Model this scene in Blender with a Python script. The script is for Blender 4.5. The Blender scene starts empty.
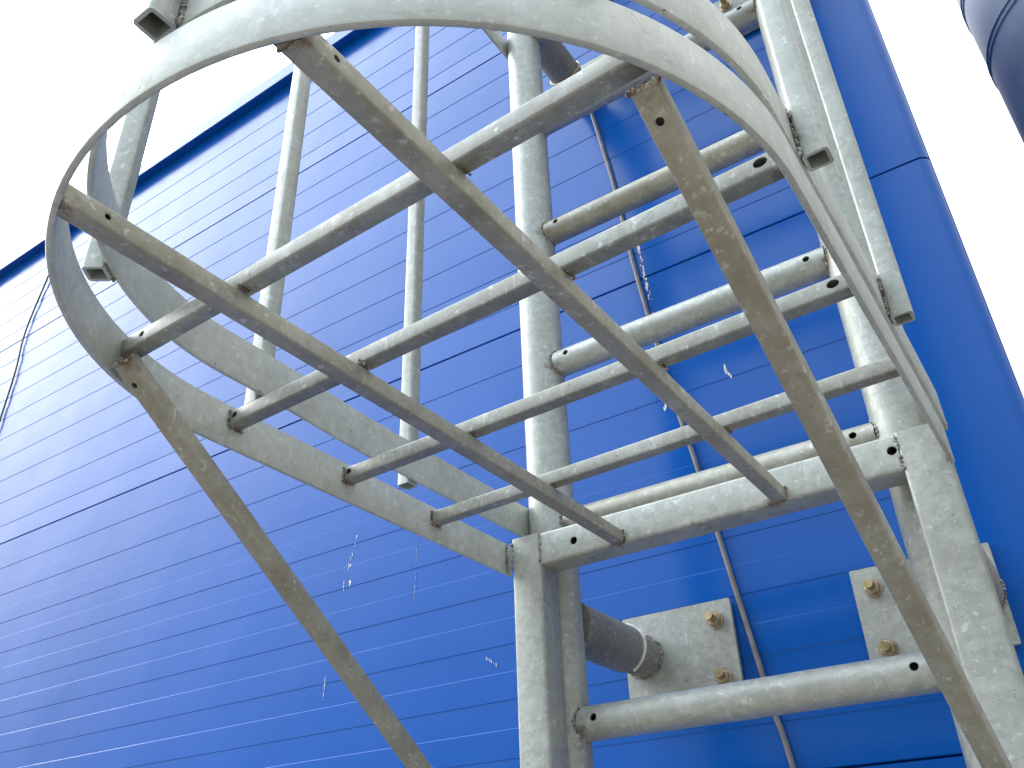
import bpy, bmesh, math, random
from mathutils import Vector, Matrix
R_ = math.radians
rnd = random.Random(7)
G = 1.75                       # eye height: all geometry below is measured from the eye, z is lifted by G
sc = bpy.context.scene
col = sc.collection
V = Vector

# ------------------------------------------------------------------ materials
def newmat(name):
    m = bpy.data.materials.new(name); m.use_nodes = True
    nt = m.node_tree
    return m, nt, nt.nodes, nt.links, nt.nodes['Principled BSDF']

def ramp(n, l, src, stops):
    r = n.new('ShaderNodeValToRGB')
    e = r.color_ramp.elements
    while len(e) < len(stops): e.new(0.5)
    for i, (p, c) in enumerate(stops):
        e[i].position = p
        e[i].color = (c[0], c[1], c[2], 1) if isinstance(c, (tuple, list)) else (c, c, c, 1)
    l.new(src, r.inputs[0])
    return r.outputs[0]

def noise(n, l, vec, scale, detail=4, rough=.55, dist=0.):
    t = n.new('ShaderNodeTexNoise'); t.inputs['Scale'].default_value = scale
    t.inputs['Detail'].default_value = detail; t.inputs['Roughness'].default_value = rough
    t.inputs['Distortion'].default_value = dist
    l.new(vec, t.inputs['Vector']); return t.outputs['Fac']

def mix(n, l, fac, a, b, mode='MIX'):
    m = n.new('ShaderNodeMix'); m.data_type = 'RGBA'; m.blend_type = mode
    for k, v in ((0, fac), (6, a), (7, b)):
        if isinstance(v, (int, float)): m.inputs[k].default_value = v
        elif isinstance(v, tuple): m.inputs[k].default_value = (*v, 1)
        else: l.new(v, m.inputs[k])
    return m.outputs[2]

def math_(n, l, op, a, b=0.0):
    m = n.new('ShaderNodeMath'); m.operation = op
    for k, v in ((0, a), (1, b)):
        if isinstance(v, (int, float)): m.inputs[k].default_value = v
        else: l.new(v, m.inputs[k])
    return m.outputs[0]

def galvanised(name, base=(.34, .36, .325), light=(.54, .56, .52), brown=.22, rough=.47, metal=.35):
    m, nt, n, l, p = newmat(name)
    g = n.new('ShaderNodeNewGeometry').outputs['Position']
    wob = n.new('ShaderNodeTexNoise'); wob.inputs['Scale'].default_value = 60; l.new(g, wob.inputs['Vector'])
    add = n.new('ShaderNodeVectorMath'); add.operation = 'MULTIPLY_ADD'
    l.new(wob.outputs['Color'], add.inputs[0]); add.inputs[1].default_value = (.012,)*3; l.new(g, add.inputs[2])
    v = n.new('ShaderNodeTexVoronoi'); v.inputs['Scale'].default_value = 135; l.new(add.outputs[0], v.inputs['Vector'])
    cell = n.new('ShaderNodeSeparateColor'); l.new(v.outputs['Color'], cell.inputs[0])
    c1 = mix(n, l, math_(n, l, 'MULTIPLY', cell.outputs[0], .38), base, light)
    # pale zinc blooms of uneven outline
    b1 = noise(n, l, g, 62, 5, .68)
    bl = ramp(n, l, b1, [(.50, 0.), (.68, .50)])
    c2 = mix(n, l, bl, c1, light)
    n2 = noise(n, l, g, 120, 3, .7)
    sp = ramp(n, l, n2, [(.60, 0.), (.68, 1.)])
    c2b = mix(n, l, math_(n, l, 'MULTIPLY', sp, .6), c2, (.66, .68, .64))
    # brown grime
    b2 = noise(n, l, g, 13, 6, .65)
    gr = ramp(n, l, b2, [(.42, 0.), (.68, 1.)])
    c3 = mix(n, l, math_(n, l, 'MULTIPLY', gr, brown), c2b, (.16, .13, .085))
    # tiny dark pits
    n3 = noise(n, l, g, 210, 2, .5)
    pt = ramp(n, l, n3, [(.735, 0.), (.76, 1.)])
    c4 = mix(n, l, math_(n, l, 'MULTIPLY', pt, .8), c3, (.06, .05, .04))
    # rust runs round the welded joints
    at = n.new('ShaderNodeAttribute'); at.attribute_name = 'stain'
    rn = noise(n, l, g, 90, 5, .7)
    rs = ramp(n, l, math_(n, l, 'ADD', math_(n, l, 'MULTIPLY', at.outputs['Fac'], .55), math_(n, l, 'MULTIPLY', rn, .6)), [(.62, 0.), (.79, 1.)])
    c5 = mix(n, l, math_(n, l, 'MULTIPLY', rs, .85), c4, (.13, .075, .04))
    oi = n.new('ShaderNodeObjectInfo')
    big = noise(n, l, g, 3.2, 3, .5)
    k = math_(n, l, 'ADD', math_(n, l, 'MULTIPLY', oi.outputs['Random'], .20), math_(n, l, 'MULTIPLY', big, .34))
    k = math_(n, l, 'ADD', k, .73)
    kc_ = n.new('ShaderNodeCombineColor')
    for q in range(3): l.new(k, kc_.inputs[q])
    # runs of white rust and thin scratches
    mp = n.new('ShaderNodeMapping'); mp.inputs['Scale'].default_value = (170, 170, 14); l.new(g, mp.inputs['Vector'])
    st_ = ramp(n, l, noise(n, l, mp.outputs[0], 1, 3, .6), [(.63, 0.), (.72, .45)])
    c6 = mix(n, l, st_, c5, (.60, .61, .57))
    l.new(mix(n, l, 1.0, c6, kc_.outputs[0], 'MULTIPLY'), p.inputs['Base Color'])
    p.inputs['Metallic'].default_value = metal
    rr = ramp(n, l, b1, [(.3, rough-.07), (.7, rough+.13)])
    l.new(rr, p.inputs['Roughness'])
    bp = n.new('ShaderNodeBump'); bp.inputs['Strength'].default_value = .22; bp.inputs['Distance'].default_value = .0012
    hh = math_(n, l, 'ADD', math_(n, l, 'MULTIPLY', noise(n, l, g, 260, 3, .6), .5), math_(n, l, 'MULTIPLY', b1, .9))
    l.new(hh, bp.inputs['Height']); l.new(bp.outputs[0], p.inputs['Normal'])
    return m

M = {}
M['galv'] = galvanised('galvanised_steel')
M['galv_brown'] = galvanised('galvanised_steel_grimy', base=(.30, .295, .245), light=(.45, .44, .38), brown=.5)
M['galv_dull'] = galvanised('galvanised_steel_dull', base=(.25, .26, .235), light=(.42, .43, .39), brown=.40)
M['galv_hoop'] = galvanised('galvanised_steel_bright', base=(.41, .43, .39), light=(.58, .60, .56), brown=.22, metal=.2)
M['galv_dark'] = galvanised('galvanised_steel_weathered', base=(.22, .22, .19), light=(.32, .32, .29), brown=.5, metal=.0, rough=.6)

def weldmat():
    m, nt, n, l, p = newmat('rusty_weld')
    g = n.new('ShaderNodeNewGeometry').outputs['Position']
    f = noise(n, l, g, 150, 4, .7)
    c = ramp(n, l, f, [(.35, (.06, .04, .028)), (.48, (.16, .10, .065)), (.56, (.30, .27, .23)), (.66, (.42, .42, .38))])
    l.new(c, p.inputs['Base Color']); p.inputs['Roughness'].default_value = .8
    return m
M['weld'] = weldmat()

def greyweld():
    m, nt, n, l, p = newmat('zinc_coated_weld')
    g = n.new('ShaderNodeNewGeometry').outputs['Position']
    f = noise(n, l, g, 150, 4, .7)
    c = ramp(n, l, f, [(.35, (.09, .07, .05)), (.47, (.24, .22, .19)), (.6, (.40, .40, .37))])
    l.new(c, p.inputs['Base Color']); p.inputs['Roughness'].default_value = .6; p.inputs['Metallic'].default_value = .3
    return m
M['greyweld'] = greyweld()

def simple(name, colr, rough=.5, metal=0., nscale=40, var=.25, bump=0.):
    m, nt, n, l, p = newmat(name)
    g = n.new('ShaderNodeNewGeometry').outputs['Position']
    f = noise(n, l, g, nscale, 4, .6)
    a = tuple(x*(1-var) for x in colr); b = tuple(min(1, x*(1+var)) for x in colr)
    l.new(ramp(n, l, f, [(.3, a), (.7, b)]), p.inputs['Base Color'])
    p.inputs['Roughness'].default_value = rough; p.inputs['Metallic'].default_value = metal
    if bump:
        bp = n.new('ShaderNodeBump'); bp.inputs['Strength'].default_value = bump; bp.inputs['Distance'].default_value = .01
        l.new(f, bp.inputs['Height']); l.new(bp.outputs[0], p.inputs['Normal'])
    return m
M['brass'] = simple('yellow_zinc', (.46, .35, .18), .35, .6, 120, .35)
M['nut'] = simple('plated_nut', (.44, .37, .26), .38, .6, 120, .3)
M['white'] = simple('white_sealant', (.75, .74, .70), .6)
M['cable'] = simple('grey_cable', (.20, .18, .18), .55, .1)
M['cable_dark'] = simple('dark_cable', (.05, .055, .07), .5)
M['cable_pale'] = simple('pale_cable', (.55, .57, .60), .4, .5)
M['dropping'] = simple('white_dropping', (.78, .78, .76), .7, 0, 300, .1)
M['duct'] = simple('blue_grey_duct_paint', (.20, .245, .33), .55, .0, 6, .2)
M['whwall'] = simple('dark_render', (.10, .11, .12), .8, 0, 2, .2)
M['black'] = simple('black_gasket', (.01, .012, .02), .7)

def wallmat(name, base):
    m, nt, n, l, p = newmat(name)
    g = n.new('ShaderNodeNewGeometry').outputs['Position']
    f = noise(n, l, g, 1.7, 3, .5)
    c = ramp(n, l, f, [(.3, tuple(x*.93 for x in base)), (.7, tuple(x*1.06 for x in base))])
    d = noise(n, l, g, 240, 2, .5)
    dd = ramp(n, l, d, [(.765, 0.), (.79, 1.)])
    c3 = mix(n, l, math_(n, l, 'MULTIPLY', dd, .45), c, (.45, .5, .6))
    l.new(c3, p.inputs['Base Color'])
    f2 = noise(n, l, g, 9, 4, .6)
    l.new(ramp(n, l, f2, [(.3, .15), (.7, .24)]), p.inputs['Roughness'])
    p.inputs['IOR'].default_value = 1.44
    bp = n.new('ShaderNodeBump'); bp.inputs['Strength'].default_value = .35; bp.inputs['Distance'].default_value = .006
    l.new(noise(n, l, g, 4.5, 2, .4), bp.inputs['Height'])
    b2 = n.new('ShaderNodeBump'); b2.inputs['Strength'].default_value = .05; b2.inputs['Distance'].default_value = .001
    l.new(noise(n, l, g, 420, 2, .5), b2.inputs['Height']); l.new(bp.outputs[0], b2.inputs['Normal'])
    l.new(b2.outputs[0], p.inputs['Normal'])
    return m
BLUE = (.001, .094, .43)
M['wall'] = wallmat('blue_coated_steel', BLUE)

def groundmat():
    m, nt, n, l, p = newmat('yard_concrete')
    g = n.new('ShaderNodeNewGeometry').outputs['Position']
    a = noise(n, l, g, .5, 6, .6); b = noise(n, l, g, 30, 4, .6)
    c = ramp(n, l, a, [(.3, (.18, .155, .12)), (.7, (.30, .26, .20))])
    l.new(mix(n, l, .3, c, ramp(n, l, b, [(.3, .08), (.7, .24)])), p.inputs['Base Color'])
    p.inputs['Roughness'].default_value = .9
    return m
M['ground'] = groundmat()

# ------------------------------------------------------------------ object helpers
def empty(name, loc, label, cat, group=None):
    o = bpy.data.objects.new(name, None); col.objects.link(o)
    o.location = (loc[0], loc[1], loc[2]+G); o.empty_display_size = .2
    o['label'] = label; o['category'] = cat
    if group: o['group'] = group
    return o

def obj(name, bm, mats, parent=None, smooth=True, cutters=None, stains=None, beads=None):
    """bm in eye-based coordinates -> one mesh object, origin at its middle"""
    if isinstance(mats, str): mats = [mats]
    me = bpy.data.meshes.new(name)
    if cutters:        # drilled holes, cut before the weld beads go on
        bmesh.ops.recalc_face_normals(bm, faces=bm.faces)
        tm = bpy.data.meshes.new('drilled'); bm.to_mesh(tm); bm.free()
        to = bpy.data.objects.new('drilled', tm); col.objects.link(to)
        tmp = [(to, tm)]
        for cb in cutters:
            cm = bpy.data.meshes.new('hole_cutter'); cb.to_mesh(cm); cb.free()
            co = bpy.data.objects.new('hole_cutter', cm); col.objects.link(co)
            md = to.modifiers.new('b', 'BOOLEAN'); md.object = co; md.operation = 'DIFFERENCE'; md.solver = 'EXACT'
            tmp.append((co, cm))
        dg = bpy.context.evaluated_depsgraph_get(); dg.update()
        nm = bpy.data.meshes.new_from_object(to.evaluated_get(dg))
        bm = bmesh.new(); bm.from_mesh(nm); bpy.data.meshes.remove(nm)
        for co, cm in tmp:
            bpy.data.objects.remove(co); bpy.data.meshes.remove(cm)
    if beads:
        tm = bpy.data.meshes.new('beads'); beads.to_mesh(tm); beads.free()
        bm.from_mesh(tm); bpy.data.meshes.remove(tm)
    if stains is not None:
        lay = bm.verts.layers.float.new('stain')
        for v in bm.verts:
            s = 0.
            for (c, r) in stains:
                d = (v.co-c).length
                if d < r: s = max(s, 1-d/r)
            v[lay] = s
    bmesh.ops.recalc_face_normals(bm, faces=bm.faces)
    lo = V([min(v.co[i] for v in bm.verts) for i in range(3)]); hi = V([max(v.co[i] for v in bm.verts) for i in range(3)])
    c = (lo+hi)/2
    bmesh.ops.translate(bm, verts=bm.verts, vec=-c)
    bm.to_mesh(me); bm.free()
    for k in mats: me.materials.append(M[k])
    o = bpy.data.objects.new(name, me); col.objects.link(o)
    w = V((c.x, c.y, c.z+G))
    if smooth:
        for p in me.polygons: p.use_smooth = True
        try: me.set_sharp_from_angle(angle=R_(38))
        except Exception: pass
    if parent:
        o.parent = parent
        pw = V((0, 0, 0)); q = parent
        while q: pw += q.location; q = q.parent
        o.location = w - pw
    else:
        o.location = w
    return o

def frame(axis, up=V((0, 0, 1))):
    a = axis.normalized()
    u = up - a*up.dot(a)
    if u.length < 1e-5: u = V((0, 1, 0)) - a*a.y
    u.normalize(); s = a.cross(u)
    return a, s, u

def rprof(w, h, r=.003, k=3):
    """rounded rectangle, w along side axis, h along up axis"""
    pts = []
    for (sx, sy, a0) in ((1, 1, 0), (-1, 1, 90), (-1, -1, 180), (1, -1, 270)):
        for i in range(k+1):
            a = R_(a0+90*i/k)
            pts.append((sx*(w/2-r)+r*math.cos(a), sy*(h/2-r)+r*math.sin(a)))
    return pts

def cprof(r, n=40):
    return [(r*math.cos(2*math.pi*i/n), r*math.sin(2*math.pi*i/n)) for i in range(n)]

def extrude(bm, prof, p0, p1, up=V((0, 0, 1)), step=.012, wobble=0., mi=0, caps=True, bore=None, mitre=None):
    """prof swept from p0 to p1; bore = inner profile for an open tube"""
    p0 = V(p0); p1 = V(p1)
    a, s, u = frame(p1-p0, up); L = (p1-p0).length
    nseg = max(1, int(L/step))
    def rings(pr, flip=False):
        rs = []
        for i in range(nseg+1):
            c = p0 + a*(L*i/nseg)
            rs.append([bm.verts.new(c + s*x + u*y) for x, y in pr])
        n = len(pr)
        for i in range(nseg):
            for j in range(n):
                f = bm.faces.new((rs[i][j], rs[i][(j+1) % n], rs[i+1][(j+1) % n], rs[i+1][j])); f.material_index = mi
        return rs
    ro = rings(prof)
    if bore:
        ri = rings(bore)
        n = len(prof)
        for e in (0, -1):
            for j in range(n):
                bm.faces.new((ro[e][j], ro[e][(j+1) % n], ri[e][(j+1) % n], ri[e][j])).material_index = mi
    elif caps:
        bm.faces.new(ro[0]).material_index = mi; bm.faces.new(ro[-1]).material_index = mi
    return bm

def sweep(bm, prof, pts, ups, mi=0, closed=False):
    """prof along a polyline; side = tangent x up"""
    rs = []; n = len(pts)
    for i, p in enumerate(pts):
        t = (pts[min(i+1, n-1)] - pts[max(i-1, 0)]) if not closed else (pts[(i+1) % n]-pts[i-1])
        a, s, u = frame(t, ups)
        rs.append([bm.verts.new(p + s*x + u*y) for x, y in prof])
    m = len(prof)
    for i in range(n if closed else n-1):
        q = rs[(i+1) % n]
        for j in range(m):
            bm.faces.new((rs[i][j], rs[i][(j+1) % m], q[(j+1) % m], q[j])).material_index = mi
    if not closed:
        bm.faces.new(rs[0]).material_index = mi; bm.faces.new(rs[-1]).material_index = mi
    return bm

def blob(bm, c, r, mi=1):
    g = bmesh.ops.create_icosphere(bm, subdivisions=1, radius=r, matrix=Matrix.Translation(c) @ Matrix.Diagonal((rnd.uniform(.7, 1.3), rnd.uniform(.7, 1.3), rnd.uniform(.7, 1.3), 1)))
    for v in g['verts']:
        v.co += V((rnd.uniform(-1, 1), rnd.uniform(-1, 1), rnd.uniform(-1, 1)))*r*.22
        for f in v.link_faces: f.material_index = mi

def weld(bm, pts, r=.0022, mi=1, closed=True, skip=.0):
    n = len(pts)
    for i in range(n if closed else n-1):
        a = V(pts[i]); b = V(pts[(i+1) % n]); k = max(1, int((b-a).length/(r*1.1)))
        for j in range(k):
            if rnd.random() < skip: continue
            blob(bm, a.lerp(b, j/k)+V((rnd.uniform(-1, 1), rnd.uniform(-1, 1), rnd.uniform(-1, 1)))*r*.35, r*rnd.uniform(.6, 1.25), mi)

def circ(c, axis, r, n=20):
    a, s, u = frame(V(axis))
    return [V(c)+s*(r*math.cos(2*math.pi*i/n))+u*(r*math.sin(2*math.pi*i/n)) for i in range(n)]

def cutter(c, axis, r, depth, rx=1.):
    bm = bmesh.new(); a = V(axis).normalized()
    pr = [(x*rx, y) for x, y in cprof(r, 20)]
    extrude(bm, pr, V(c)-a*depth, V(c)+a*depth, step=1)
    bmesh.ops.recalc_face_normals(bm, faces=bm.faces)
    return bm

# ------------------------------------------------------------------ THE LADDER (one welded thing)
XL, XR, RS = -.591, -.1127, .0327     # stringer axes and radius, ladder plane y = 1
XC = -.3470
ladder = empty('caged_ladder', (XC, 1, -G), 'galvanised steel ladder with a round safety cage and barred hatch, bolted to the blue wall', 'ladder')
TOP = 3.3

def stringer(x):
    bm = bmesh.new()
    extrude(bm, cprof(RS, 48), (x, 1, -G), (x, 1, TOP), up=V((0, 1, 0)), step=.03)
    sg = 1 if x < XC else -1
    st = []
    for k in range(-5, 12):
        z = .2+.2645*k
        if z > TOP-.1 or z < -G+.1: continue
        weld(bm, [V((x+sg*math.sqrt(max(0, RS*RS-p.y**2))*1.0, 1+p.y, z+p.z)) for p in [V((0, .0212*math.cos(t*math.pi/11), .0212*math.sin(t*math.pi/11))) for t in range(22)]], .0021, 1)
        st.append((V((x+sg*RS, .98, z-.01)), .045))
    return obj('stringer', bm, ['galv', 'greyweld'], ladder, stains=st)
stringer(XL); stringer(XR)

for k in range(-6, 12):
    z = .2+.2645*k
    if z < -G+.1 or z > TOP-.1: continue
    bm = bmesh.new()
    dz = rnd.uniform(-.002, .002)
    extrude(bm, cprof(.0207, 36), (XL+RS-.004, 1, z), (XR-RS+.004, 1, z+dz), step=.02, bore=cprof(.0178, 36))
    cut = [cutter((XL+RS+.020, .98, z+.003), (0, 1, 0), .0046, .009), cutter((XR-RS-.020, .98, z+.003), (0, 1, 0), .0046, .009)]
    obj('rung', bm, ['galv_brown' if k % 2 else 'galv', 'weld'], ladder, cutters=cut if 0 <= k < 6 else None,
        stains=[(V((XL+RS, .985, z-.01)), .03), (V((XR-RS, .985, z-.01)), .03)])

# front frame: two square posts and a cross beam
YF = .923; S = .044
ZB, ZT = .386, .430
for x0, x1 in ((-.611, -.567), (-.1152, -.0705)):
    bm = bmesh.new()
    extrude(bm, rprof(x1-x0, S, .004), ((x0+x1)/2, YF+S/2, -G), ((x0+x1)/2, YF+S/2, ZT), up=V((0, 1, 0)), step=.02)
    sg = -1 if x0 < XC else 1
    xo = x0 if sg < 0 else x1
    weld(bm, [(xo-.001*sg, YF+.001, ZB+.003), (xo-.001*sg, YF+.001, ZT-.004)], .0020, 1, closed=False)
    xi = x1 if sg < 0 else x0
    weld(bm, [(xi, YF-.0005, ZB), (xi, YF-.0005, ZT)], .0016, 1, closed=False, skip=.35)
    if sg < 0: weld(bm, [(x0-.0003, YF+.012, .366), (x0-.0003, YF+.012, .316)], .0020, 1, closed=False, skip=.1)
    # bead where the post meets the round stringer
    xs = XL if sg < 0 else XR
    weld(bm, [(x0+.006, YF+S-.003, ZT+.001), (x1-.006, YF+S-.003, ZT+.001)], .0022, 1, closed=False, skip=.2)
    obj('frame_post', bm, ['galv', 'greyweld'], ladder, stains=[(V((xo, YF, ZB+.02)), .014)])

bm = bmesh.new()
yb = YF+.001
extrude(bm, rprof(.043, ZT-ZB-.0012, .004), (-.5672, yb+.0215, (ZB+ZT)/2), (-.1150, yb+.0215, (ZB+ZT)/2), step=.01, bore=rprof(.037, ZT-ZB-.007, .002))
BST = [(V((-.457, YF, ZB+.004)), .03), (V((-.257, YF, ZB+.004)), .035)]
bw = bmesh.new()
for xx in (-.4535, -.2485):
    weld(bw, [(xx-.009, YF-.0005, ZB+.001), (xx+.009, YF-.0005, ZB+.001), (xx+.009, YF-.0005, ZB+.016), (xx-.009, YF-.0005, ZB+.016)], .0017, 1, skip=.2)
obj('frame_beam', bm, ['galv', 'weld'], ladder, beads=bw, stains=BST+[(V((-.35, YF+.02, ZB)), .05)],
    cutters=[cutter((-.5165, YF, .4065), (0, 1, 0), .0052, .009), cutter((-.1215, YF, .411), (0, 1, 0), .0052, .009)])

# hoops
RH, YC = .2798, .440      # outer radius of the half circle, its centre y
def upath(y_end, r, z, n=64, pinch=0.):
    if pinch:      # legs spread slightly behind a tighter bow
        ra = r-pinch; yc = YC+.004; cx = XC+.004; q = []
        def leg(y, side):
            t = min(1, max(0, (y-yc)/.24)); return ra+(pinch-side*.004)*(t*t*(3-2*t))
        q = [V((cx-leg(y_end+(yc-y_end)*i/24, -1), y_end+(yc-y_end)*i/24, z)) for i in range(24)]
        q += [V((cx+ra*math.cos(math.pi+math.pi*i/n), yc+ra*math.sin(math.pi+math.pi*i/n), z)) for i in range(n+1)]
        q += [V((cx+leg(yc+(y_end-yc)*(i+1)/24, 1), yc+(y_end-yc)*(i+1)/24, z)) for i in range(24)]
        return q
    p = [V((XC-r, y_end+(YC-y_end)*i/14, z)) for i in range(14)]
    for i in range(n+1):
        a = math.pi + math.pi*i/n
        p.append(V((XC+r*math.cos(a), YC+r*math.sin(a), z)))
    p += [V((XC+r, YC+(y_end-YC)*(i+1)/14, z)) for i in range(14)]
    return p
TH = .0048
def hoop(z0, z1, y_end, joints=(), pinch=0.):
    bm = bmesh.new()
    sweep(bm, rprof(TH, z1-z0, .0012, 2), upath(y_end, RH-TH/2, (z0+z1)/2, 64, pinch), V((0, 0, 1)))
    st = []
    for (jx, jy, jz, jr) in joints:
        st.append((V((jx, jy, jz)), jr))
    return bm, st
# grate bar lines y (front face) of the cross bars A-D
CB = [(.318, .0145), (.449, .0152), (.607, .0152), (.757, .0152)]
SK = [.007, .010, .0085, .010]        # the bars sit slightly out of square
ZC0, ZC1 = .4065, .4220
def inner_x(y, side):
    r = RH-TH
    dx = r if y >= YC else math.sqrt(max(0, r*r-(YC-y)**2))
    return XC+side*dx
jn = []
for y, s in CB:
    for sd in (-1, 1): jn.append((inner_x(y+s/2, sd), y+s/2, ZC0-.004, .032))
jn += [(-.457, .176, ZB+.01, .03), (-.257, .178, ZB+.01, .03)]
bm, st = hoop(ZB, ZT-.001, .938, jn)
for k, (y, s) in enumerate(CB):
    for sd in (-1, 1):
        y = CB[k][0]-sd*SK[k]
        x = inner_x(y+s/2, sd) - sd*.001
        weld(bm, [(x, y-.001, ZC0-.001), (x, y+s+.001, ZC0-.001), (x, y+s+.001, ZC1), (x, y-.001, ZC1)], .0014, 1, skip=.25)
for sd in (-1, 1):
    weld(bm, [(XC+sd*(RH-TH-.001), .926, ZB+.002), (XC+sd*(RH-TH-.001), .926, ZT)], .0016, 1, closed=False, skip=.2)
obj('hoop', bm, ['galv_hoop', 'weld'], ladder, stains=st)
bm, st = hoop(.452, .500, 1.0-.004, [], .006)
for sd in (-1, 1):
    weld(bm, [(XC+sd*(RH-TH/2), .992, .452), (XC+sd*(RH-TH/2), .992, .493)], .0028, 1, closed=False)
obj('hoop', bm, ['galv_hoop', 'greyweld'], ladder, stains=[(V((-.064, .497, .47)), .04), (V((-.064, .74, .47)), .04), (V((-.343, .164, .49)), .04)])
for z in (1.484, 2.55):
    bm, st = hoop(z, z+.049, .992, [], .006)
    obj('hoop', bm, ['galv_hoop', 'greyweld'], ladder, stains=[])

# upright cage bars, open square tubes welded outside the hoops
CS = .0185
def cagebar(x, y, ang):
    bm = bmesh.new()
    up = V((math.cos(ang), math.sin(ang), 0))
    extrude(bm, rprof(CS, CS, .003, 3), (x, y, .449), (x, y, 2.75), up=up, step=.02, bore=rprof(CS-.0052, CS-.0052, .001, 3))
    # bottom weld bead at the hoop
    n = up
    t = V((-n.y, n.x, 0))
    pb = V((x, y, .452)) - n*(CS/2)
    weld(bm, [pb-t*CS*.55, pb-t*CS*.55+V((0, 0, .04)), pb+t*CS*.55+V((0, 0, .04)), pb+t*CS*.55], .0018, 1, closed=False, skip=.3)
    obj('cage_bar', bm, ['galv', 'greyweld'], ladder, stains=[(V((x, y, .47))-n*.01, .03)])
off = RH+CS/2+.0004
for x, y, a in ((XC-off, .738, math.pi), (XC-off+.004, .497, math.pi), (XC+off+.001, .738, 0), (XC+off-.001, .497, 0)):
    cagebar(x, y, a)
for deg in (216, 270, 324):
    a = R_(deg); cagebar(XC+.004+(off-.006)*math.cos(a), YC+.004+(off-.006)*math.sin(a), a)

# barred hatch: four cross bars, two long bars under them
for i, (y, s) in enumerate(CB):
    bm = bmesh.new()
    xa = inner_x(y+s/2+SK[i], -1)+.0004; xb = inner_x(y+s/2-SK[i], 1)-.0004
    zc = (ZC0+ZC1)/2; h = ZC1-ZC0
    extrude(bm, rprof(s, h, .0018), (xa, y+s/2+SK[i], zc), (xb, y+s/2-SK[i], zc), step=.008, bore=rprof(s-.0032, h-.0032, .0006))
    for v in bm.verts:       # ends cut to the bow of the hoop
        if abs(v.co.x-xa) < 1e-4: v.co.x = inner_x(v.co.y, -1)+.0003
        elif abs(v.co.x-xb) < 1e-4: v.co.x = inner_x(v.co.y, 1)-.0003
    st = [(V((xa, y, ZC0)), .03), (V((xb, y, ZC0)), .03), (V((-.457, y+.01, ZC0)), .022), (V((-.257, y+.01, ZC0)), .022)]
    bw = bmesh.new()
    for xx in (-.4455, -.2405):
        weld(bw, [(xx, y+.001, ZC0-.0005), (xx, y+s-.001, ZC0-.0005)], .0015, 1, closed=False)
    cut = []
    if i in (0, 1, 2):
        cut.append(cutter((xa+.007 if i else xa+.030, y+SK[i]*.96, zc+.0015), (0, 1, 0), .0030 if i else .0026, .005, 1.25))
    if i in (1, 2):
        cut.append(cutter((xb-.014, y-SK[i]*.96, zc+.001), (0, 1, 0), .0038, .005, 1.3))
    obj('hatch_crossbar', bm, ['galv_dull', 'weld'], ladder, cutters=cut or None, stains=st, beads=bw)
for xc, w in ((-.4535, .0162), (-.2485, .0162)):
    bm = bmesh.new()
    y0 = YC - math.sqrt((RH-TH)**2-(xc-XC)**2)+.0008
    extrude(bm, rprof(w, .0162, .0018), (xc, y0, ZB+.0083), (xc, YF-.0004, ZB+.0083), step=.008, bore=rprof(w-.0032, .013, .0006))
    for v in bm.verts:
        if abs(v.co.y-y0) < 1e-4: v.co.y = YC-math.sqrt((RH-TH)**2-(v.co.x-XC)**2)+.0003
    st = [(V((xc, y0, ZB)), .035), (V((xc, YF, ZB)), .03)]
    for y, s in CB: st.append((V((xc, y+s/2, ZB+.008)), .022))
    bw = bmesh.new()
    weld(bw, [(xc-.008, y0+.001, ZB+.001), (xc+.008, y0+.001, ZB+.001)], .0015, 1, closed=False)
    obj('hatch_long_bar', bm, ['galv_brown', 'weld'], ladder, stains=st, beads=bw, cutters=[cutter((xc+w/2, y0+.026, ZB+.009), (1, 0, 0), .0023, .005)])

# slanting braces from the lower hoop down to the posts
for a, b, w in (((-.583, .322, .396), (-.6115, .912, .012), .0160), ((-.1135, .322, .396), (-.0865, .913, -.014), .0170)):
    bm = bmesh.new()
    extrude(bm, rprof(w, w, .0022), a, b, step=.008, bore=rprof(w-.0034, w-.0034, .0006))
    ax = (V(b)-V(a)).normalized(); _, s_, u_ = frame(ax)
    c = V(a)
    bw = bmesh.new()
    weld(bw, [c+s_*w*.5+u_*w*.5+ax*.001, c-s_*w*.5+u_*w*.5+ax*.001, c-s_*w*.5-u_*w*.5+ax*.001, c+s_*w*.5-u_*w*.5+ax*.001], .0018, 1)
    obj('brace', bm, ['galv_brown', 'weld'], ladder, beads=bw, stains=[(V(a), .035), (V(b), .03), (V(a).lerp(V(b), .32), .02)],
        cutters=[cutter(c+ax*.022-u_*w*.5, u_, .0026, .006)])

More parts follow.
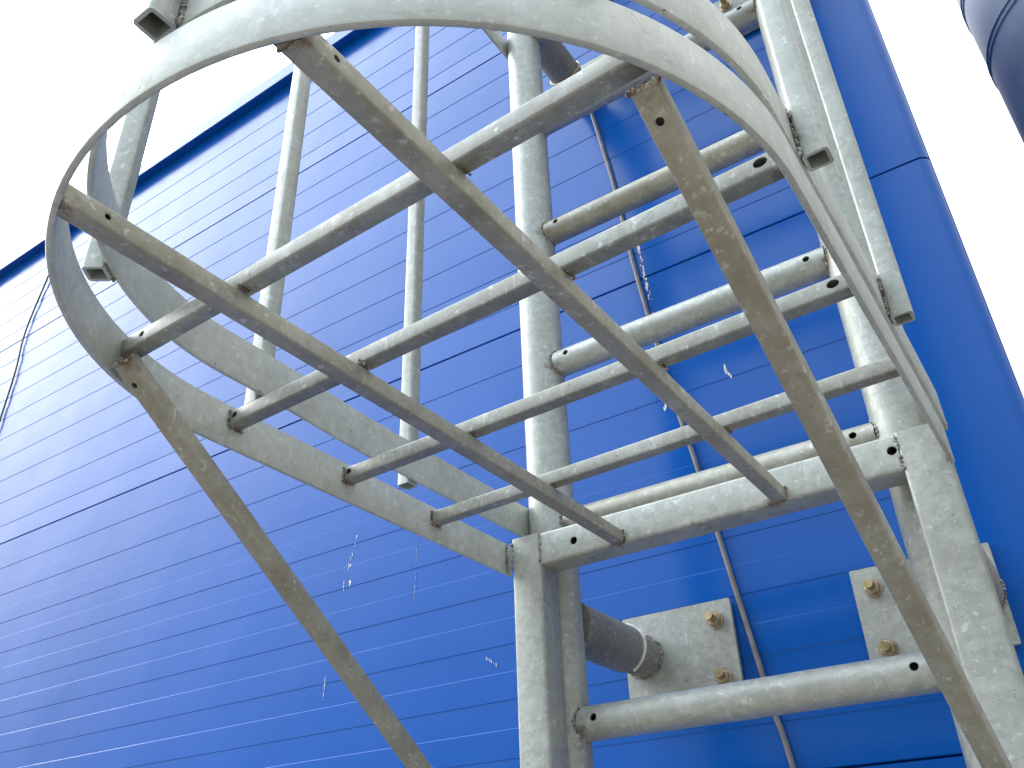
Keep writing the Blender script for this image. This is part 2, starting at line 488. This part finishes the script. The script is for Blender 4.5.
# wall brackets: stub tube + plate + bolts
def hexprism(bm, c, ax, r, h, rot=0., mi=0):
    pr = [(r*math.cos(R_(60*i)+rot), r*math.sin(R_(60*i)+rot)) for i in range(6)]
    extrude(bm, pr, c, V(c)+V(ax)*h, step=1, mi=mi)
def bracket(x, z, sgn, ring='white', up_=0.):
    bm = bmesh.new()
    y0 = 1+RS*.85
    extrude(bm, cprof(.0345, 44), (x, y0, z), (x, 1.185, z), step=.02)
    extrude(bm, cprof(.0305, 44), (x, 1.18, z), (x, 1.2495, z), step=.02)
    weld(bm, circ((x, 1.0+RS+.001, z), (0, 1, 0), .0340, 26), .0022, 1)
    weld(bm, circ((x, 1.247, z), (0, 1, 0), .0315, 26), .0024, 1)
    br = obj('wall_bracket', bm, ['galv_dark', 'greyweld'], ladder, stains=[(V((x, 1.2, z-.03)), .05)])
    bm = bmesh.new()
    if ring == 'none':
        bm.free()
    elif ring == 'white':
        pts = [V((x+.0352*math.cos(t), 1.186+.002*math.sin(3*t), z+.0352*math.sin(t))) for t in [R_(-70+13*i) for i in range(14)]]
        sweep(bm, cprof(.0026, 10), pts, V((0, 1, 0)))
        obj('seal_ring', bm, 'white', br)
    else:
        pts = [V((x+.0372*math.cos(t), 1.172+.010*math.sin(t), z+.0372*math.sin(t))) for t in [R_(9*i) for i in range(40)]]
        sweep(bm, cprof(.0016, 8), pts, V((0, 1, 0)), closed=True)
        obj('wire_clip', bm, 'brass', br)
    # plate
    px0, px1 = (x-.030, x+.150) if sgn > 0 else (x-.150, x+.030)
    pz0, pz1 = z-.068+up_, z+.063+up_
    bm = bmesh.new()
    extrude(bm, rprof(px1-px0, pz1-pz0, .002, 2), ((px0+px1)/2, 1.250, (pz0+pz1)/2), ((px0+px1)/2, 1.258, (pz0+pz1)/2), step=1)
    obj('wall_plate', bm, 'galv', br, stains=[(V((x+sgn*.050, 1.25, z+.015+up_)), .045), (V((x+sgn*.04, 1.25, z-.02+up_)), .03)])
    for dz in (.034, -.049):
        bx = x+sgn*.1235; c = V((bx, 1.250, z+dz+up_)); rot = rnd.uniform(0, 1)
        bm = bmesh.new()
        extrude(bm, cprof(.0135, 28), c+V((0, 0, 0)), c-V((0, .0022, 0)), step=1)
        c2 = c-V((0, .0022, 0))
        hexprism(bm, c2, (0, -1, 0), .0102, .009, rot)
        bmesh.ops.bevel(bm, geom=[e for e in bm.edges if e.calc_length() > .006 and abs((e.verts[0].co-e.verts[1].co).y) < 1e-6], offset=.0008, segments=1, affect='EDGES')
        tilt = V((rnd.uniform(-.08, .08), -1, rnd.uniform(-.05, .12))).normalized()
        for i in range(9):
            q = c2+tilt*(.0080+i*.0014)
            extrude(bm, cprof(.0060 if i % 2 == 0 else .0052, 18), q, q+tilt*.0014, step=1, mi=1)
        obj('bolt', bm, ['nut', 'brass'], br, smooth=True)
ZB1, ZB2 = .334, 1.600
bracket(XL, ZB1, 1); bracket(XR, ZB1, -1, 'none')
bracket(XL, ZB2, 1, 'wire', .036); bracket(XR, ZB2, -1, 'wire')

# ------------------------------------------------------------------ THE BLUE HALL
YW = 1.262
hall = empty('industrial_hall', (-6, YW, -G), 'tall hall clad in glossy blue ribbed steel panels behind the ladder', 'building')
XE = -.105                      # panels end under the corner trim
XWL = -14
joints = [.120*YW, .8275*YW, 1.531*YW]
pitch_panel = .7055*YW
zs = []
z = joints[0]
while z > -G: z -= pitch_panel
edges = [-G+.0] + [z+pitch_panel*(i+1) for i in range(int((2.409-z)/pitch_panel))] + [2.409]
rib = .03638*YW
def wall_panel(z0, z1, zref):
    # profile (y offset, z): alternate raised / recessed bands with small sloped steps
    prof = [(.022, z0+.0009), (.003, z0+.0009), (.0, z0+.0022)]
    zz = zref - rib*.96
    levels = []
    k = 0
    while zz > z0+.02:
        if zz < z1-.01: levels.append((zz, k % 2))
        zz -= rib; k += 1
    levels = levels[::-1]
    # k even: step with the face turned up (recess above), k odd: face turned down
    for (q, par) in levels:
        if par == 0:   # light line: lower band proud, upper band recessed
            prof += [(.0, q-.00045), (.0009, q+.00045)]
        else:
            prof += [(.0009, q-.0008), (.0, q+.0008)]
    last = prof[-1][0]
    prof += [(last, z1-.0022), (.003, z1-.0009), (.022, z1-.0009)]
    bm = bmesh.new()
    xs = [XWL, -9, -6, -4, -3, -2, -1.5, -1, -.6, XE]
    cols = [[bm.verts.new((x, YW+y, zc)) for y, zc in prof] for x in xs]
    for i in range(len(xs)-1):
        for j in range(len(prof)-1):
            bm.faces.new((cols[i][j], cols[i+1][j], cols[i+1][j+1], cols[i][j+1]))
    # back sheet
    b = [bm.verts.new((x, YW+.08, zc)) for x, zc in ((XWL, z0), (XE, z0), (XE, z1), (XWL, z1))]
    bm.faces.new(b)
    for e in (0, -1):
        c = cols[e]; bb = (b[0], b[3]) if e == 0 else (b[1], b[2])
        bm.faces.new(c + [bb[1], bb[0]])
    bm.faces.new([c[0] for c in cols] + [b[1], b[0]])
    bm.faces.new([c[-1] for c in cols] + [b[2], b[3]])
    return obj('wall_panel', bm, 'wall', hall, smooth=False)
for a, b in zip(edges[:-1], edges[1:]):
    wall_panel(a, b, (b if b < 2.4 else a+pitch_panel))
bm = bmesh.new()
bmesh.ops.create_cube(bm, size=1, matrix=Matrix.Translation((( XWL+XE)/2, YW+.055, .33)) @ Matrix.Diagonal((XE-XWL-.02, .06, 4.1, 1)))
obj('panel_core', bm, 'black', hall, smooth=False)
# rounded corner trim, two lengths lapped at the second joint
def corner(z0, z1, o=0.):
    XS = .0165; r = .020; yo = YW-.0035-o
    bm = bmesh.new()
    path = [(XE-.012, YW+.004), (XE-.012, yo), (XE+.03, yo)]
    path += [(XS-r+r*math.sin(R_(t)), yo+r-r*math.cos(R_(t))) for t in range(0, 91, 6)]
    path += [(XS, yo+.3), (XS, yo+9.0), (XS-.3, yo+9.0), (XS-.3, YW+.1), (XE-.012+.0, YW+.1)]
    lo = [bm.verts.new((x, y, z0)) for x, y in path]; hi = [bm.verts.new((x, y, z1)) for x, y in path]
    n = len(path)
    for i in range(n):
        bm.faces.new((lo[i], lo[(i+1) % n], hi[(i+1) % n], hi[i]))
    bm.faces.new(lo); bm.faces.new(hi)
    return obj('corner_trim', bm, 'wall', hall)
corner(-G, 1.048); corner(1.0515, 2.40, .0006)
# roof edge flashing
bm = bmesh.new()
prof = [(YW+.3, 2.410), (YW-.0005, 2.410), (YW-.030, 2.402), (YW-.032, 2.404), (YW-.032, 2.458), (YW-.028, 2.462), (YW+.3, 2.475)]
a = [bm.verts.new((XWL, y, zc)) for y, zc in prof]; b = [bm.verts.new((.03, y, zc)) for y, zc in prof]
n = len(prof)
for i in range(n): bm.faces.new((a[i], a[(i+1) % n], b[(i+1) % n], b[i]))
bm.faces.new(a); bm.faces.new(b)
obj('roof_flashing', bm, 'wall', hall, smooth=False)
bm = bmesh.new()
bmesh.ops.create_cube(bm, size=1, matrix=Matrix.Translation(((XWL-.29)/2, YW+4.7, .33)) @ Matrix.Diagonal((-.29-XWL, 8.7, 4.14, 1)))
obj('rear_block', bm, 'wall', hall, smooth=False)
# thin bar fixed on the corner above the ladder's right side
bm = bmesh.new()
extrude(bm, rprof(.010, .012, .004), (-.25, YW-.016, 2.005), (-.034, YW-.016, 1.885), step=.05)
obj('fixing_strip', bm, 'cable', hall)

# bird droppings and drips on the cladding (thin dried splashes)
def splash(x, z, dx, dz, w, n=10):
    bm = bmesh.new(); n *= 3; w *= .75
    for i in range(n):
        t = i/(n-1)
        if rnd.random() < .18: continue
        r = w*rnd.uniform(.15, .8)*(1 if rnd.random() > .1 else 1.6)
        m = Matrix.Translation((x+dx*t+rnd.gauss(0, 1)*w*.55, YW-.0003, z+dz*t)) @ Matrix.Diagonal((r*rnd.uniform(.4, .8), .0006, r*rnd.uniform(1.0, 3.2), 1))
        bmesh.ops.create_icosphere(bm, subdivisions=1, radius=1, matrix=m)
    obj('dried_splash', bm, 'dropping', hall)
splash(-1.222, .690, -.020, -.07, .0032, 9)
splash(-1.233, .597, -.002, -.010, .0045, 4)
splash(-1.283, .415, -.002, -.045, .0022, 8)
splash(-.895, .385, .022, -.016, .0022, 6)
splash(-.513, 1.135, .010, -.15, .0048, 18)
splash(-.500, .955, .003, -.10, .0030, 14)
splash(-.386, .790, .010, -.026, .0042, 6)
splash(-.500, .760, -.004, -.014, .0040, 5)
splash(-1.058, .655, -.004, -.13, .0014, 16)
splash(-1.250, .600, .0, -.02, .0020, 5)

# ------------------------------------------------------------------ cables
def cable(name, pts, r, mat, label, rect=None):
    P = [V(p) for p in pts]
    Q = []
    for i in range(len(P)-1):
        p0 = P[max(i-1, 0)]; p1 = P[i]; p2 = P[i+1]; p3 = P[min(i+2, len(P)-1)]
        for k in range(6):
            t = k/6
            Q.append(.5*((2*p1)+(p2-p0)*t+(2*p0-5*p1+4*p2-p3)*t*t+(3*p1-p0-3*p2+p3)*t**3))
    Q.append(P[-1])
    bm = bmesh.new(); sweep(bm, cprof(r, 10), Q, V((0, 1, 0)))
    o = obj(name, bm, mat); o['label'] = label; o['category'] = 'cable'
    return o
yc = YW-.006
kc = yc
cable('grey_cable', [(-.4665*kc, yc, 1.275*kc), (-.458*kc, yc, 1.219*kc), (-.435*kc, yc, 1.047*kc), (-.419*kc, yc, .875*kc), (-.4045*kc, yc, .751*kc), (-.383*kc, yc, .594*kc),
      (-.368*kc, yc, .505*kc), (-.355*kc, yc, .411*kc), (-.328*kc, yc, .221*kc), (-.322*kc, yc, .179*kc), (-.313*kc, yc, .125*kc), (-.28*kc, yc, -.2), (-.26*kc, yc, -1.2), (-.26*kc, yc, -G)], .0040, 'cable',
      'thin grey cable running down the blue wall behind the ladder rungs')
cable('dark_cable', [(-2.28*YW, YW-.036, 2.50), (-2.30*YW, YW-.040, 2.44), (-2.33*YW, YW-.010, 2.33), (-2.345*YW, YW-.007, 1.75*YW), (-2.385*YW, YW-.006, 1.55*YW), (-2.370*YW, YW-.006, 1.40*YW), (-2.372*YW, YW-.006, 1.2*YW), (-2.38*YW, YW-.006, .6), (-2.38*YW, YW-.006, -G)], .0032, 'cable_dark',
      'dark conductor cable hanging down the far left of the blue wall')
# ------------------------------------------------------------------ flue stack right of the hall
FX, FY, FR = .543, 2.132, .30
flue = empty('flue_stack', (FX, FY, -G), 'dark blue-grey round metal stack rising at the right of the hall corner', 'chimney')
zs = [-G, -.2, .9, 1.96, 2.9, 3.9, 5.2]
for a, b in zip(zs[:-1], zs[1:]):
    bm = bmesh.new(); extrude(bm, cprof(FR, 72), (FX, FY, a), (FX, FY, b-.001), up=V((0, 1, 0)), step=.4)
    obj('stack_section', bm, 'duct', flue)
for z in (.9, 1.96, 2.20, 3.9):
    bm = bmesh.new()
    for dz in (0, .022):
        sweep(bm, cprof(.0035, 10), [V((FX+(FR+.0)*math.cos(R_(5*i)), FY+(FR+.0)*math.sin(R_(5*i)), z+dz)) for i in range(72)], V((0, 0, 1)), closed=True)
    obj('stack_band', bm, 'duct', flue)

# ------------------------------------------------------------------ unseen dark building, added only for the glossy wall to mirror
wh = empty('added_warehouse', (0, -24, -G), 'low dark grey building added out of view to darken the reflection in the glossy wall', 'building')
def box(bm, a, b):
    bmesh.ops.create_cube(bm, size=1, matrix=Matrix.Translation((V(a)+V(b))/2) @ Matrix.Diagonal((b[0]-a[0], b[1]-a[1], b[2]-a[2], 1)))
bm = bmesh.new(); box(bm, (-26, -36, -G), (26, -24, 3.6)); obj('wall', bm, 'whwall', wh, smooth=False)
bm = bmesh.new(); box(bm, (-26.4, -36.4, 3.604), (26.4, -23.6, 3.9)); obj('roof', bm, 'duct', wh, smooth=False)
for x in (-18, -6, 6, 18):
    bm = bmesh.new(); box(bm, (x-2, -23.98, -G+.01), (x+2, -23.9, 2.2)); obj('added_roller_door', bm, 'cable', wh, smooth=False)

# ------------------------------------------------------------------ ground
bm = bmesh.new()
bmesh.ops.create_grid(bm, x_segments=8, y_segments=8, size=300, matrix=Matrix.Translation((0, 0, -G)))
o = obj('yard_ground', bm, 'ground', smooth=False); o['kind'] = 'structure'

# ------------------------------------------------------------------ sky and sun
SUN = V((-.84, -.03, .50)).normalized()
elev = math.asin(SUN.z); az = math.atan2(SUN.x, SUN.y)      # from +Y towards +X
w = bpy.data.worlds.new('World'); sc.world = w; w.use_nodes = True
nt = w.node_tree; n = nt.nodes; l = nt.links
bg = n['Background']; bg.inputs['Strength'].default_value = .1
sky = n.new('ShaderNodeTexSky'); sky.sky_type = 'NISHITA'; sky.sun_disc = False
sky.sun_elevation = elev; sky.sun_rotation = az; sky.dust_density = 3.0
tc = n.new('ShaderNodeTexCoord')
# overcast layer: brighter round the veiled sun and overhead
dt = n.new('ShaderNodeVectorMath'); dt.operation = 'DOT_PRODUCT'; l.new(tc.outputs['Generated'], dt.inputs[0]); dt.inputs[1].default_value = SUN
glow = n.new('ShaderNodeMapRange'); glow.inputs[1].default_value = -1; glow.inputs[2].default_value = 1; glow.inputs[3].default_value = 0; glow.inputs[4].default_value = 1
l.new(dt.outputs['Value'], glow.inputs[0])
gp = math_(n, l, 'ADD', math_(n, l, 'MULTIPLY', math_(n, l, 'POWER', glow.outputs[0], 3.4), .50), math_(n, l, 'MULTIPLY', math_(n, l, 'POWER', glow.outputs[0], 10), .95))
cl = noise(n, l, tc.outputs['Generated'], 2.2, 5, .55)
sp_ = n.new('ShaderNodeSeparateXYZ'); l.new(tc.outputs['Generated'], sp_.inputs[0])
ev = math_(n, l, 'ADD', math_(n, l, 'MULTIPLY', math_(n, l, 'MAXIMUM', sp_.outputs[2], 0.0), 1.7), .10)
val = math_(n, l, 'ADD', math_(n, l, 'MULTIPLY', gp, 42.0), 12.5)
val = math_(n, l, 'MULTIPLY', val, ev)
val = math_(n, l, 'MULTIPLY', val, math_(n, l, 'ADD', math_(n, l, 'MULTIPLY', cl, .16), .92))
cc = n.new('ShaderNodeCombineColor')
# white veil on the far side and round the sun, thinner bluish air behind the viewer
yr = n.new('ShaderNodeMapRange'); yr.inputs[1].default_value = -.30; yr.inputs[2].default_value = .15
l.new(sp_.outputs[1], yr.inputs[0])
wf = math_(n, l, 'MAXIMUM', yr.outputs[0], math_(n, l, 'POWER', glow.outputs[0], 13))
tint = mix(n, l, wf, (.76, .88, 1.02), (.98, 1.0, .99))
for q in range(3): l.new(val, cc.inputs[q])
l.new(mix(n, l, .85, sky.outputs[0], mix(n, l, 1.0, cc.outputs[0], tint, 'MULTIPLY')), bg.inputs[0])
sd = bpy.data.lights.new('sun', 'SUN'); sd.energy = .9; sd.angle = R_(16); sd.color = (1, .93, .82)
so = bpy.data.objects.new('sun', sd); col.objects.link(so); so.rotation_euler = SUN.to_track_quat('Z', 'Y').to_euler(); so.location = (0, 0, 8)

# ------------------------------------------------------------------ camera
f = 873.891
up = V((-0.03213968, -0.85348706, 0.52012198)); xr = V((0.8270225, -0.31492932, -0.46567511)); yn = V((0.56124934, 0.41518593, 0.71597473))
right = V((xr[0], yn[0], up[0])); down = V((xr[1], yn[1], up[1])); fwd = V((xr[2], yn[2], up[2]))
cd = bpy.data.cameras.new('camera'); cam = bpy.data.objects.new('camera', cd); col.objects.link(cam)
mw = Matrix((right, -down, -fwd)).transposed().to_4x4(); mw.translation = V((0, 0, G))
cam.matrix_world = mw
cd.sensor_width = 36; cd.lens = f/1024*36; cd.clip_start = .01; cd.clip_end = 1000
sc.camera = cam
sc.view_settings.view_transform = 'Standard'; sc.view_settings.look = 'None'; sc.view_settings.gamma = 1; sc.view_settings.exposure = .25
sc.view_settings.use_curve_mapping = False
